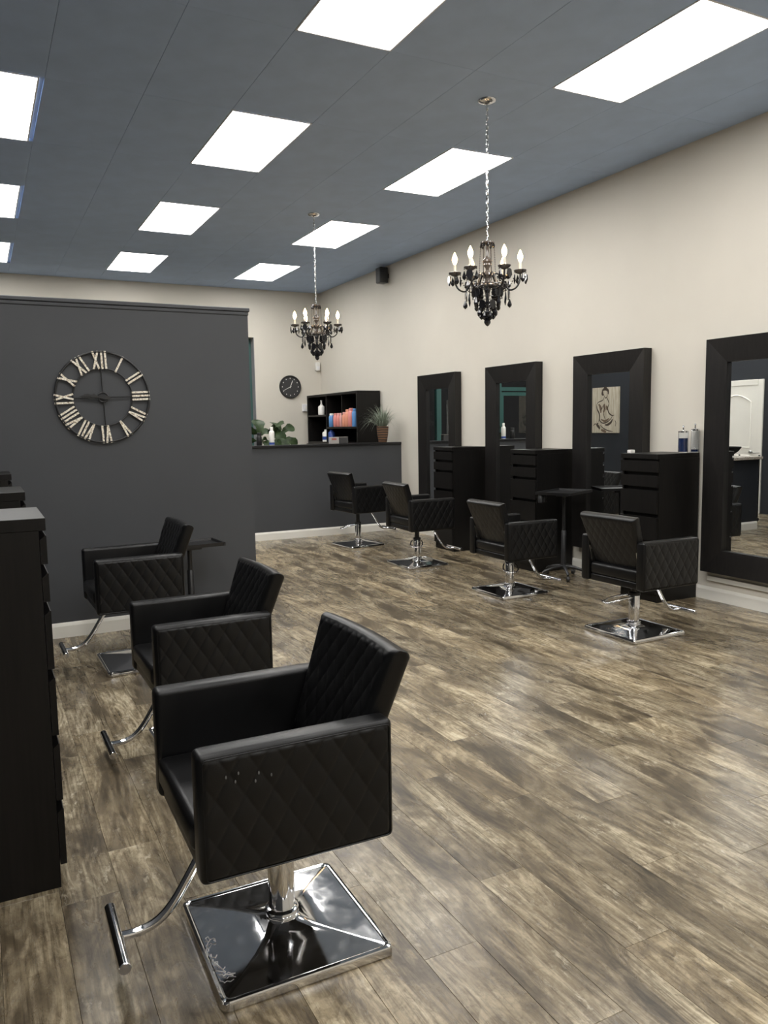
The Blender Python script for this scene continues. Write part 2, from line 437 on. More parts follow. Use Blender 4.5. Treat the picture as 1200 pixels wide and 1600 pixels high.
def base_mesh():
    h = .25; mb = MB(); rings = []
    def sq(hw, z, r, n=5):
        out = []
        for cx, cy, a0 in ((1,1,0),(-1,1,PI/2),(-1,-1,PI),(1,-1,1.5*PI)):
            for i in range(n):
                a = a0+PI/2*i/(n-1); out.append((cx*(hw-r)+r*math.cos(a), cy*(hw-r)+r*math.sin(a), z))
        return out
    prof = [(.246,0,.02),(.250,.004,.022),(.250,.023,.022),(.247,.0295,.021),(.241,.032,.020),(.236,.0305,.018),(.233,.028,.016)]
    rows = [sq(a, z, r) for a, z, r in prof]
    # pyramid faces curve up to the round collar
    for t in (.3, .6, .8, .90, .96, 1.0):
        hw = .233+(.046-.233)*t; z = .028+.022*t+.016*max(0,(t-.75)/.25)**2; r = .010+(.046-.010)*t**6
        rows.append(sq(hw, z, min(r, hw*.999)))
    vr = [[mb.bm.verts.new(Vector(p)) for p in row] for row in rows]; n = len(vr[0])
    for a, b in zip(vr, vr[1:]):
        for i in range(n): mb.bm.faces.new((a[i], a[(i+1)%n], b[(i+1)%n], b[i]))
    mb.bm.faces.new(vr[0][::-1]); mb.bm.faces.new(vr[-1]); return mb.mesh('base', 28)
CH = {}
def chair_meshes():
    CH['qr'], CH['ql'] = arm_quilt_mesh(-1), arm_quilt_mesh(1)
    for k, sg in (('ar', -1), ('al', 1)):
        me = MB().box((AX, sg*(WO/2-AT/2-.002), AH/2), (AL, AT-.004, AH), .017, 4).mesh('armrest', 60); me.materials.append(M['leather']); CH[k] = me
        x0, x1, z0, z1 = AX-AL/2+.012, AX+AL/2-.012, .012, AH-.012; r = .012
        pts = []
        for cx, cz, a0 in ((x1-r, z1-r, 0), (x0+r, z1-r, PI/2), (x0+r, z0+r, PI), (x1-r, z0+r, 1.5*PI)):
            for i in range(4): a = a0+PI/2*i/3; pts.append((cx+r*math.cos(a), sg*(WO/2-.0015), cz+r*math.sin(a)))
        me = MB().tube(pts, .0017, 5, closed=True).mesh('piping', 60); me.materials.append(M['leather']); CH[k+'p'] = me
    CH['back'] = back_mesh()
    me = seat_cushion_mesh(); me.materials.append(M['leather']); CH['seat'] = me
    me = MB().box((.040, 0, .027), (.50, WO-2*AT-.004, .050), .010, 3).mesh('seat_frame', 60); me.materials.append(M['leather']); CH['sframe'] = me
    me = base_mesh(); me.materials.append(M['chrome']); CH['base'] = me
    me = MB().lathe([(.046,.058),(.050,.063),(.050,.070),(.045,.072),(.050,.078),(.050,.086),(.044,.090)], n=28).mesh('collar', 40); me.materials.append(M['chrome']); CH['collar'] = me
    me = MB().lathe([(.039,.085),(.039,.285),(.036,.292),(.026,.294)], n=28).mesh('column', 40); me.materials.append(M['chrome']); CH['col'] = me
    me = MB().lathe([(.041,.272),(.041,.290),(.037,.296)], n=28).mesh('collar_ring', 40); me.materials.append(M['blackplastic']); CH['ring'] = me
    # U-shaped pump pedal pointing along +x
    pts = [(.035,.05,.265)] + [(.10,.062,.255),(.165,.064,.235)] + [(.195+.028*math.cos(a), .046*math.sin(a)/1.0, .222) for a in [PI/2-.25*k for k in range(0,13)]] + [(.165,-.064,.235),(.10,-.062,.255),(.035,-.05,.265)]
    me = MB().tube(pts, .0065, 8).mesh('pump_pedal', 60); me.materials.append(M['chrome']); CH['pedal'] = me
    me = MB().lathe([(.0,0),(.006,0),(.006,.003),(.003,.0045)], n=10).mesh('screw', 40); me.materials.append(M['steel']); CH['screw'] = me
    me = MB().prism([(-.028,-.0025,.062),(.028,-.0025,.062),(.028,-.0025,-.062),(.006,-.0025,-.066),(-.010,-.0025,-.04)], (0,.005,0)).mesh('back_bracket', 40); me.materials.append(M['steel']); CH['brk'] = me
chair_meshes()
def make_chair(label, x, y, rot_deg, zb, pedal_deg, group, recline=0.0):
    t = thing('salon_chair', label, 'chair', (x, y, 0), math.radians(rot_deg), group)
    link('base', CH['base'], None, t); link('collar', CH['collar'], None, t); c = link('column', CH['col'], None, t)
    link('collar_ring', CH['ring'], None, c)
    MB().lathe([(.024,.285),(.024,zb-.02)], n=20).build('piston', 'blackmetal', t, 40)
    link('pump_pedal', CH['pedal'], None, t, rot=(0,0,math.radians(pedal_deg-rot_deg)))
    box('seat_plate', (0.03,0,zb-.012), (.26,.22,.022), 'blackmetal', t, .004)
    up = (0,0,zb)
    link('seat_frame', CH['sframe'], None, t, up); link('seat', CH['seat'], None, t, up)
    for k, q in (('ar','qr'), ('al','ql')):
        a = link('armrest', CH[k], None, t, up); link('quilted_panel', CH[q], None, a); link('piping', CH[k+'p'], None, a)
    link('backrest', CH['back'], None, t, (-recline, 0, zb+recline*.2))
    for sg in (-1, 1):
        b = link('back_bracket', CH['brk'], None, t, (-.192, sg*(WO/2-AT-.005), zb+.195))
        for dz in (-.035, .04): link('screw', CH['screw'], None, b, (-.006, -sg*.003, dz), (sg*PI/2, 0, 0))
    # footrest: bent tube with a cross bar
    zf = zb-.255
    pts = [(.15,0,zb-.012),(.20,0,zb-.035)] + bez((.225,0,zb-.06), (.315,0,zf+.055), (.335,0,zf-.012), (.46,0,zf), 14)
    ft = MB().tube(pts, .013, 14).build('footrest_tube', 'chrome', t, 50)
    MB().lathe([(.0145,-.146),(.0165,-.144),(.0165,.144),(.0145,.146)], n=18).build('foot_bar', 'chrome', ft, 40, (.470,0,zf+.002), (PI/2,0,0))
    return t
gl, gr = 'black salon chairs along the left side', 'black salon chairs along the right side'
c1 = make_chair('black quilted salon chair nearest the viewer, on square chrome base', .717, 2.12, 180-.7, .390, 60, gl, .024)
make_chair('middle black quilted salon chair of the left row, partly behind the nearest one', .905, 3.665, 180+.6, .335, 60, gl, .024)
make_chair('black quilted salon chair of the left row closest to the charcoal partition', .855, 5.185, 180+1.0, .402, 60, gl, .024)
make_chair('black salon chair in the right row in front of the nearest large mirror', 4.102, 4.12, 1.0, .367, 150, gr)
make_chair('black salon chair in the right row just left of the rolling tray stand', 4.145, 5.675, 0, .335, 238, gr)
make_chair('black salon chair of the right row, second from the half wall', 4.145, 7.35, -1.0, .398, 238, gr)
make_chair('farthest black salon chair, standing in front of the charcoal half wall', 4.195, 8.95, 7, .435, 160, gr)

# scuff specks on its armrest and torn protective film on its base
M['scuff'] = new_mat('grey_scuff', (.13,.13,.13), .6); M['film'] = new_mat('torn_clear_film', (.85,.86,.88), .25, Transmission_Weight=.35)
arm1 = [o for o in c1.children if o.name.startswith('armrest')][1]
for u, z in ((.232,.268),(.205,.272),(.212,.252),(.160,.262),(.168,.243),(.132,.250)):
    MB().lathe([(.0028,0),(.0028,.0005),(.001,.0008)], n=8, rot=(-PI/2,0,0)).build('scuff_mark', 'scuff', arm1, loc=(AX+(u-AX)*1.15-.030, WO/2+.0038, z+.006)).scale = (.8, 1, 1.7)
b1 = [o for o in c1.children if o.name.startswith('base')][0]; rg = random.Random(5)
for k in range(9):
    y0 = -.02+.021*k+rg.uniform(-.01,.01); x0 = .232
    pts = [(x0-rg.uniform(0,.004), y0, .034)]
    for i in range(6): pts.append((pts[-1][0]-rg.uniform(-.004,.010), pts[-1][1]+rg.uniform(-.012,.016), .034+rg.uniform(.000,.008)))
    MB().tube(pts, .0016, 4).build('film_scrap', 'film', b1)

# ------------------------------------------------------------------ drawer chests (front faces local -y)
CW, CD, CHt = .415, .48, 1.235
def make_chest(label, loc, rz, group):
    t = thing('drawer_chest', label, 'chest', loc, rz, group)
    mb = MB(); fr = -CD/2+.022
    for sx in (-1, 1): mb.box((sx*(CW/2-.009), .011, (CHt-.04)/2), (.018, CD-.022, CHt-.04))
    mb.box((0, CD/2-.004, (CHt-.04)/2), (CW-.036, .008, CHt-.04)); mb.box((0, .011, .06), (CW-.036, CD-.03, .018)); mb.box((0, fr+.012, .03), (CW-.036, .018, .06))
    mb.box((0, fr+.03, .65), (CW-.036, .012, 1.08))
    mb.build('body', 'veneer', t)
    box('top', (0, 0, CHt-.02), (CW, CD, .04), 'veneer', t, .0015, 1)
    z = CHt-.056
    for h in (.092, .092, .192, .192, .192, .192):
        hw = CW/2-.002; y0, y1 = -CD/2, -CD/2+.020; zt, zb_ = z, z-h
        # top edge chamfered into a finger grip
        MB().prism([(-hw, y0, zb_), (-hw, y1, zb_), (-hw, y1, zt-.014), (-hw, y0+.003, zt), (-hw, y0, zt-.001)], (2*hw, 0, 0)).build('drawer', 'veneer', t)
        z -= h+.030
    return t
gc = 'black drawer chests'
RX = W-.02-CD/2
make_chest('black six-drawer chest against the right wall, nearest the viewer, with glass jars on it', (RX, 4.90, 0), -PI/2, gc)
make_chest('black six-drawer chest in middle of the right wall beside the tray stand', (RX, 6.49, 0), -PI/2, gc)
make_chest('black six-drawer chest on the right wall farthest from viewer', (RX, 8.05, 0), -PI/2, gc)
LXC = .1706-CD/2
make_chest('tall black six-drawer chest at left edge, nearest the viewer', (LXC, 2.697+CW/2, 0), PI/2, gc)
make_chest('black drawer chest at left edge, second behind the nearest one', (LXC, 3.919+CW/2, 0), PI/2, gc)
make_chest('black drawer chest at left edge, closest to the charcoal partition', (LXC, 5.61+CW/2, 0), PI/2, gc)

# ------------------------------------------------------------------ framed wall mirrors
MW, MH, FW, MT = .94, 1.90, .19, .096
Z0M = 2.1533-MH
def make_mirror(label, y0):
    t = thing('wall_mirror', label, 'mirror', (W, y0+MW/2, Z0M), 0, 'black framed mirrors on the right wall')
    hw = MW/2
    def rail(a, b, ia, ib):
        # mitred rail with sloping face: a,b outer corners, ia,ib inner corners in (y,z)
        tb, to, ti, tg = .002, MT, MT-.020, .040
        q = lambda p, d: (-d, p[0], p[1])
        vs = [q(a,tb), q(b,tb), q(ib,tb), q(ia,tb), q(a,to), q(b,to), q(ib,ti), q(ia,ti)]
        MB().poly(vs, [(0,1,2,3),(4,7,6,5),(0,4,5,1),(2,6,7,3),(1,5,6,2),(3,7,4,0)]).build('frame_rail', 'frame', t)
    o = [(-hw,0),(hw,0),(hw,MH),(-hw,MH)]; i_ = [(-hw+FW,FW),(hw-FW,FW),(hw-FW,MH-FW),(-hw+FW,MH-FW)]
    e = .0005
    for k in range(4): rail(o[k], o[(k+1)%4], i_[k], i_[(k+1)%4])
    box('mirror_glass', (-.045, 0, MH/2), (.008, MW-2*FW-.002, MH-2*FW-.002), 'mirror', t)
    return t
make_mirror('large black framed mirror cut by the right edge of the picture', 3.65)
make_mirror('black framed mirror reflecting a pale drawing on the dark wall', 5.267)
make_mirror('black framed mirror, second from far end, reflecting a white bottle', 6.804)
make_mirror('farthest black framed mirror, beside the half wall', 8.405)

# ------------------------------------------------------------------ chandeliers
M['crystal'] = new_mat('black_crystal', (.014,.014,.016), .10, spec=.6)
M['smoke'] = new_mat('smoked_acrylic', (.10,.09,.085), .12, spec=.8)
M['candle'] = new_mat('candle_sleeve', (.85,.80,.70), .5)
m = new_mat('flame_bulb', (1,.9,.75), .3); bsdf(m).inputs['Emission Color'].default_value = (1.0,.64,.28,1); bsdf(m).inputs['Emission Strength'].default_value = BULB_GLOW; M['bulb'] = m
CM = {}
def chand_meshes():
    def drop(n, prof):
        me = MB().lathe([(r_*1.3, z_*1.22) for r_, z_ in prof], n=n).mesh('pendant_drop'); me.materials.append(M['crystal']); return me
    CM['tear'] = drop(6, [(.001,0),(.005,-.012),(.0125,-.034),(.011,-.044),(.001,-.054)])
    CM['spear'] = drop(6, [(.001,0),(.003,-.010),(.006,-.040),(.001,-.062)])
    CM['ball'] = drop(8, [(.001,0),(.008,-.010),(.019,-.030),(.019,-.040),(.010,-.054),(.001,-.060)])
    me = MB().prism([(-.019,-.004,-.008),(0,-.004,0),(.019,-.004,-.008),(.027,-.004,-.042),(0,-.004,-.072),(-.027,-.004,-.042)], (0,.008,0)).mesh('pendant_leaf'); me.materials.append(M['crystal']); CM['leaf'] = me
    me = MB().lathe([(.008,-.014),(.018,-.010),(.038,.000),(.047,.014),(.045,.015),(.034,.004),(.001,.000)], n=12).mesh('drip_cup', 35); me.materials.append(M['smoke']); CM['cup'] = me
    me = MB().lathe([(.0095,0),(.0095,.070),(.007,.072)], n=12).mesh('candle', 40); me.materials.append(M['candle']); CM['candle'] = me
    me = MB().lathe([(.007,.070),(.013,.082),(.0195,.102),(.0185,.118),(.010,.140),(.001,.158)], n=14).mesh('flame_bulb', 60); me.materials.append(M['bulb']); CM['bulb'] = me
chand_meshes()
def beads(name, pts, r, par, mat='crystal'):
    mb = MB()
    for p in pts:
        mb.lathe([(.0005,-r),(r*.75,-r*.66),(r,0),(r*.75,r*.66),(.0005,r)], p, 6)
    return mb.build(name, mat, par)
def make_chandelier(label, x, y, ztop, rot):
    t = thing('chandelier', label, 'chandelier', (x, y, H), rot, 'black crystal chandeliers')
    MB().lathe([(.066,0),(.066,-.006),(.058,-.016),(.03,-.024),(.008,-.030)], n=28).build('canopy', 'chrome', t, 40)
    zc = ztop-H                               # top of the fixture body, relative to the ceiling
    # chain: alternating links
    mb = MB(); z = -.03; k = 0; L = .040
    while z-L > zc-.01:
        pts = []
        for i in range(12):
            a = 2*PI*i/12; px = .008*math.cos(a); pz = (.006 if math.sin(a) > 0 else -.006 if math.sin(a) < 0 else 0)*2 + .008*math.sin(a)
            pts.append((px, 0, z-L/2+pz) if k % 2 else (0, px, z-L/2+pz))
        mb.tube(pts, .0022, 5, closed=True); z -= L-.008; k += 1
    mb.tube([(.004,.002,-.03),(-.004,-.003,zc*.35),(.004,.003,zc*.7),(0,0,zc+.01)], .0014, 5)
    mb.build('chain', 'chrome', t, 60)
    B = lambda pr: [(r, zc+zz) for r, zz in pr]
    MB().lathe(B([(.004,.012),(.010,.004),(.046,.0),(.049,-.010),(.040,-.016),(.012,-.020),(.010,-.10),(.018,-.112),(.034,-.128),(.036,-.140),(.026,-.152),(.030,-.165),(.014,-.185),(.012,-.20),(.026,-.215),(.036,-.235),(.020,-.262),(.022,-.275),(.052,-.290),(.060,-.306),(.062,-.314),(.026,-.330),(.014,-.38),(.010,-.46),(.006,-.52)]), n=20).build('stem', 'smoke', t, 35)
    for r_, z_ in ((.108, -.318), (.150, -.312), (.080, -.392), (.052, -.470)):
        MB().tube([(r_*math.cos(2*PI*i/30), r_*math.sin(2*PI*i/30), zc+z_) for i in range(30)], .003, 5, closed=True).build('tier_ring', 'smoke', t, 60)
    for k in range(10):                       # crystals round the crown
        a = 2*PI*k/10; link('pendant_drop', CM['tear'], None, t, (.047*math.cos(a), .047*math.sin(a), zc-.004), (0,0,a)).scale = (.6,.6,.6)
    R = .235
    for k in range(6):
        a = 2*PI*k/6; ca, sa = math.cos(a), math.sin(a)
        def P(r, zz): return (r*ca, r*sa, zc+zz)
        pr = bez((.03,0,-.245), (.10,0,-.16), (.12,0,-.36), (.175,0,-.345), 10) + bez((.175,0,-.345), (.23,0,-.33), (R,0,-.28), (R,0,-.225), 8)[1:]
        arm = MB().tube([P(p[0], p[2]) for p in pr], .0065, 8).build('arm', 'crystal', t, 60)
        c = link('drip_cup', CM['cup'], None, t, P(R, -.222)); link('candle', CM['candle'], None, t, P(R, -.222)); link('flame_bulb', CM['bulb'], None, t, P(R, -.222))
        for dk in range(4):
            b = a + PI/2*dk + .4; q = (R*ca+.044*math.cos(b), R*sa+.044*math.sin(b), zc-.213)
            beads('bead_strand', [(q[0], q[1], q[2]-.010*i) for i in range(2)], .0045, t)
            link('pendant_drop', CM['leaf'] if dk == 0 else CM['tear' if dk % 2 else 'spear'], None, t, (q[0], q[1], q[2]-.020), (0,0,b+PI/2))
        # swag from cup to the bowl and from crown to the cup
        for r0, z0, r1, z1, sag, n, rad in ((R-.03,-.225,.066,-.315,.075,16,.0048),(.048,-.006,.060,-.275,-.004,22,.0040)):
            pts = []
            for i in range(n+1):
                s_ = i/n; pts.append(P(r0+(r1-r0)*s_, z0+(z1-z0)*s_ - sag*math.sin(PI*s_)))
            beads('bead_strand', pts, rad, t, 'crystal' if sag > 0 else 'smoke')
        # pendants hanging from the arm and the tiers of the bowl
        link('pendant_drop', CM['leaf'], None, t, P(.15, -.345), (0,0,a+PI/2))
        b = a+PI/6
        def Q(r, zz, b=b): return (r*math.cos(b), r*math.sin(b), zc+zz)
        link('pendant_drop', CM['tear'], None, t, Q(.116, -.318)); link('pendant_drop', CM['leaf'], None, t, P(.104, -.335), (0,0,a+PI/2))
        link('pendant_drop', CM['spear'], None, t, Q(.150, -.368)); link('pendant_drop', CM['tear'], None, t, P(.160, -.405))
        link('pendant_drop', CM['tear'], None, t, Q(.092, -.398)); link('pendant_drop', CM['leaf'], None, t, P(.074, -.415), (0,0,a+PI/2))
        link('pendant_drop', CM['tear'], None, t, Q(.066, -.462)); link('pendant_drop', CM['tear'], None, t, P(.042, -.485))
        beads('bead_strand', [Q(.150, -.314-.009*i) for i in range(6)], .004, t); beads('bead_strand', [P(.160, -.342-.009*i) for i in range(7)], .004, t)
    link('pendant_drop', CM['ball'], None, t, (0, 0, zc-.525))
    return t
make_chandelier('black crystal chandelier with six lit candle bulbs, nearer the viewer', 3.361, 4.874, 2.812, .443)
make_chandelier('black crystal chandelier with lit candle bulbs, farther, above the half wall', 3.361+.015, 8.173, 2.826, .656)

# ------------------------------------------------------------------ clocks
m = new_mat('distressed_cream_numerals', (.6,.52,.4), .6); mp = mapping(m, (1,1,1), 'Object'); n = noise(m, mp, 70, 4, .7)
r = ramp(m, n, [(.36,(.18,.11,.06)),(.46,(.70,.62,.48)),(.56,(.92,.88,.78))]); lk(m, r, 'Color', bsdf(m), 'Base Color'); M['numeral'] = m
def wall_clock_big():
    cx, cz, R = .823, 1.743, .325; r_in = .207
    t = thing('roman_numeral_clock', 'round open-frame clock with distressed roman numerals on charcoal partition', 'clock', (cx, YP, cz))
    ring = lambda R_: [(R_*math.cos(2*PI*i/72), -.022, R_*math.sin(2*PI*i/72)) for i in range(72)]
    MB().tube(ring(R), .008, 8, closed=True).build('outer_ring', 'blackmetal', t, 60); MB().tube(ring(r_in), .0062, 8, closed=True).build('inner_ring', 'blackmetal', t, 60)
    for k in range(4):
        a = k*PI/2+.035; MB().tube([(.03*math.cos(a), -.022, .03*math.sin(a)), (r_in*math.cos(a), -.022, r_in*math.sin(a))], .0042, 8).build('spoke', 'blackmetal', t, 60)
    MB().tube([(.034*math.cos(2*PI*i/24), -.022, .034*math.sin(2*PI*i/24)) for i in range(24)], .006, 8, closed=True).build('hub', 'blackmetal', t, 60)
    MB().tube([(-.006,0,0),(-.006,-.020,0)], .01, 10).build('movement', 'blackmetal', t, 60)
    def hand(L, ang, y):
        mb = MB(); q = [(-.05,.004),(-.03,.013),(0,.010),(L*.35,.006),(L*.50,.017),(L*.62,.006),(L*.8,.010),(L,.001)]
        pts = [(x_, w_) for x_, w_ in q] + [(x_, -w_) for x_, w_ in q[::-1]]
        ca, sa = math.cos(ang), math.sin(ang)
        mb.prism([(x_*ca-z_*sa, y, x_*sa+z_*ca) for x_, z_ in pts], (0,-.003,0)); mb.build('hand', 'blackmetal', t)
    hand(.165, PI-.03, -.030); hand(.135, PI-.14, -.036)
    nums = ['XII','I','II','III','IV','V','VI','VII','VIII','IX','X','XI']
    ro, ri_ = R+.006, r_in-.004; bw = .0135
    for k, s_ in enumerate(nums):
        a = PI/2 - k*PI/6 + .045
        root_pts = []
        mb = MB(); wd_ = {'I': .026, 'V': .052, 'X': .058}; tot = sum(wd_[c] for c in s_); u0 = -tot/2
        up = Vector((math.cos(a), 0, math.sin(a))); rt = Vector((math.sin(a), 0, -math.cos(a)))
        segs = []
        for c in s_:
            w_ = wd_[c]; m0 = u0+w_/2; d_ = w_/2-.010
            if c == 'I': segs.append((m0, ri_, m0, ro))
            elif c == 'V': segs += [(m0, ri_, m0-d_, ro), (m0, ri_, m0+d_, ro)]
            else: segs += [(m0-d_, ri_, m0+d_, ro), (m0+d_, ri_, m0-d_, ro)]
            u0 += w_
        for n_, (ua, ra, ub, rb) in enumerate(segs):
            A = rt*ua+up*ra; Bv = rt*ub+up*rb; dr_ = (Bv-A).normalized(); sd = Vector((dr_.z, 0, -dr_.x))*bw/2
            y = Vector((0, -.028-.0012*(n_ % 2), 0))
            mb.prism([A-sd+y, A+sd+y, Bv+sd+y, Bv-sd+y], (0, .009, 0))
        mb.build('numeral', 'numeral', t)
wall_clock_big()
M['clockface'] = new_mat('dark_clock_face', (.035,.035,.037), .5); M['white'] = new_mat('white_plastic', (.78,.77,.73), .4)
def wall_clock_small():
    R = .195; t = thing('wall_clock', 'round dark wall clock with white hands on the cream far wall', 'clock', (4.82, YB, 2.185))
    rot = (PI/2, 0, 0)
    MB().lathe([(R*.9,.012),(R*.9,.020)], n=48, rot=rot).build('face', 'clockface', t, 40)
    MB().lathe([(R*.88,.0),(R,.0),(R,.030),(R*.96,.038),(R*.90,.036),(R*.89,.018)], n=48, rot=rot, cap=False).build('rim', 'blackplastic', t, 40)
    for k in range(12):
        a = k*PI/6; MB().box((R*.74*math.cos(a), -.0215, R*.74*math.sin(a)), (.012, .002, .018)).build('hour_mark', 'white', t)
    for L, ang, w_ in ((.135, math.radians(207), .008), (.115, math.radians(68), .010)):
        ca, sa = math.cos(ang), math.sin(ang); MB().tube([(-.02*ca, -.026, -.02*sa), (L*ca, -.026, L*sa)], w_/2, 6).build('hand', 'white', t)
wall_clock_small()

# ------------------------------------------------------------------ rolling tray stands
def tray_stand(label, x, y, z, rz, w, d, nleg=5):
    t = thing('tray_stand', label, 'tray stand', (x, y, 0), rz, 'black rolling tray stands')
    mb = MB(); mb.box((0,0,z-.004), (w, d, .008), .002, 1)
    MB().box((0,0,z-.004), (w-.02, d-.02, .008), .002, 1).build('tray', 'blackplastic', t)
    # raised lip
    hw, hd = w/2, d/2; mb = MB()
    for sy in (-1, 1): mb.prism([(-hw, sy*hd, z+.016), (-hw, sy*(hd-.014), z+.016), (-hw, sy*(hd-.02), z-.008), (-hw, sy*(hd-.006), z-.010)], (w, 0, 0))
    for sx in (-1, 1): mb.prism([(sx*hw, -hd, z+.016), (sx*(hw-.014), -hd, z+.016), (sx*(hw-.02), -hd, z-.008), (sx*(hw-.006), -hd, z-.010)], (0, d, 0))
    mb.build('tray_lip', 'blackplastic', t)
    box('tray_bracket', (0,0,z-.022), (.16,.10,.028), 'blackmetal', t, .004)
    MB().lathe([(.017,.42),(.017,z-.02)], n=16).build('inner_pole', 'blackmetal', t, 40); MB().lathe([(.024,.09),(.024,.46),(.020,.465)], n=18).build('pole', 'blackmetal', t, 40)
    for k in range(2): MB().lathe([(.018,0),(.026,-.01),(.026,-.075),(.02,-.08)], (-w/2+.045+.065*k, d/2-.035, z-.012), 14).build('tool_cup', 'blackplastic', t, 40)
    for k in range(nleg):
        a = 2*PI*k/nleg; ca, sa = math.cos(a), math.sin(a)
        pts = [(.02*ca, .02*sa, .115), (.10*ca, .10*sa, .105), (.20*ca, .20*sa, .078), (.225*ca, .225*sa, .062)]
        lg = MB().tube(pts, [.018,.017,.014,.011], 8).build('leg', 'blackmetal', t, 60)
        c = MB().lathe([(.012,-.013),(.025,-.013),(.027,-.008),(.027,.008),(.025,.013),(.012,.013)], (.225*ca, .225*sa, .027), 16, (PI/2, 0, a)).build('caster', 'blackplastic', lg, 40)
    return t
tray_stand('black rolling tray stand in front of the mirror on the right wall', 4.99, 5.95, .835, math.radians(25), .50, .36)
tray_stand('black rolling tray stand behind the left chair by the partition', 1.335, 5.80, .652, math.radians(4), .46, .30)

# ------------------------------------------------------------------ small things on walls, chest tops and ledge
t = thing('wall_speaker', 'small black loudspeaker mounted high on the cream right wall', 'speaker', (W, 10.33, 3.53))
box('cabinet', (-.10, 0, .11), (.13, .14, .22), 'blackplastic', t, .012, 2, 40); box('grille', (-.167, 0, .11), (.006, .12, .20), 'clockface', t, .002); box('bracket', (-.018, 0, .11), (.036, .04, .06), 'blackmetal', t)
t = thing('motion_sensor', 'small white motion sensor in the far corner under the chandelier', 'sensor', (5.33, YB, 2.46))
box('housing', (0, -.03, .075), (.085, .06, .15), 'white', t, .018, 3, 50); box('lens', (0, -.061, .05), (.055, .006, .06), 'panel_frame', t, .002)
t = thing('switch_box', 'pale grey switch box on the far wall beside the cubby shelf', 'switch box', (5.09, YB, 1.765))
box('box', (0, -.02, .06), (.12, .04, .125), 'panel_frame', t, .006); box('switch', (0, -.044, .06), (.03, .010, .05), 'white', t, .003)

M['bluejar'] = new_mat('blue_liquid', (.004,.02,.09), .1); M['jar'] = new_mat('clear_jar_glass', (.95,.97,1), .02, Transmission_Weight=1.0, IOR=1.45)
def jar(label, x, y, r, h, fill):
    t = thing('disinfectant_jar', label, 'jar', (x, y, CHt), 0, 'glass jars on the nearest right chest')
    MB().lathe([(r*.95,0),(r,.006),(r,h),(r*.92,h),(r*.92,.008),(.001,.008)], n=20, cap=False).build('glass', 'jar', t, 40)
    MB().lathe([(.001,.009),(r*.9,.009),(r*.9,h*fill),(.001,h*fill)], n=20).build('liquid', 'bluejar', t, 40)
    MB().lathe([(r*1.04,h),(r*1.04,h+.012),(r*.5,h+.018),(.006,h+.022),(.006,h+.045),(.011,h+.050),(.004,h+.058)], n=20).build('lid', 'chrome', t, 40)
jar('tall glass jar of dark blue liquid on the nearest right chest', 5.292, 4.790, .041, .17, .72)
jar('glass jar with chrome lid beside the mirror frame on the nearest right chest', 5.362, 4.728, .033, .185, .15)
t = thing('small_box', 'tiny white box on far front corner of the nearest right chest', 'box', (4.97, 5.06, CHt)); box('carton', (0,0,.014), (.05,.04,.028), 'white', t, .002); box('print', (-.0255,0,.014), (.001,.026,.012), 'panel_frame', t)

# reception: desk and cabinet behind the half wall, cubby shelf, bottles, plants
t = thing('reception_desk', 'black reception desk hidden behind the charcoal half wall', 'desk', (3.75, 10.55, 0))
box('top', (0,0,.985), (1.7,.6,.03), 'black_ledge', t, .003); box('panel', (0,.27,.485), (1.66,.03,.97), 'veneer', t)
for sx in (-1,1): box('side', (sx*.83,0,.485), (.03,.56,.97), 'veneer', t)
CBX, CBY0, CBY1, CBZ, CBT, CBD = W-.012, 10.63, 12.62, 1.215, 2.02, .385
t = thing('low_cabinet', 'black low cabinet under the cubby shelf on the right wall', 'cabinet', (W-.225, (CBY0+CBY1)/2, 0))
box('body', (.008,0,CBZ/2), (.41,CBY1-CBY0,CBZ), 'veneer', t)
for k in range(4): box('door', (-.208,(k-1.5)*.495,CBZ/2), (.018,.485,CBZ-.06), 'veneer', t, .002)
cb = thing('cubby_shelf', 'black open cubby shelf holding salon bottles on the right wall', 'shelf', (CBX, CBY0, CBZ))
LEN, HT = CBY1-CBY0, CBT-CBZ; pt = .036
box('top', (-CBD/2, LEN/2, HT-pt/2), (CBD, LEN, pt), 'veneer', cb, .002); box('bottom', (-CBD/2, LEN/2, pt/2), (CBD, LEN, pt), 'veneer', cb, .002)
for y in (pt/2, LEN-pt/2): box('side', (-CBD/2, y, HT/2), (CBD, pt, HT-2*pt), 'veneer', cb, .002)
box('back', (-.006, LEN/2, HT/2), (.008, LEN-2*pt, HT-2*pt), 'veneer', cb)
Y1, Y2 = .62, 1.17
SH1, SH2 = .262, .46
box('divider', (-CBD/2, Y2, HT/2), (CBD-.004, .022, HT-2*pt), 'veneer', cb); box('divider', (-CBD/2, Y1, (HT+SH1)/2), (CBD-.06, .02, HT-SH1-pt), 'veneer', cb)
box('shelf', (-CBD/2, (pt+Y2)/2, SH1), (CBD-.006, Y2-pt-.02, .028), 'veneer', cb); box('shelf', (-CBD/2, (Y2+LEN)/2, SH2), (CBD-.006, LEN-Y2-pt-.02, .028), 'veneer', cb)
cols = {'pink': (.72,.27,.24), 'coral': (.75,.33,.22), 'rose': (.70,.36,.34), 'blue': (.12,.30,.62), 'white': (.82,.81,.77), 'black': (.012,.012,.013), 'deepblue': (.03,.07,.28)}
for k, v in cols.items(): M['bt_'+k] = new_mat(k+'_plastic', v, .35)
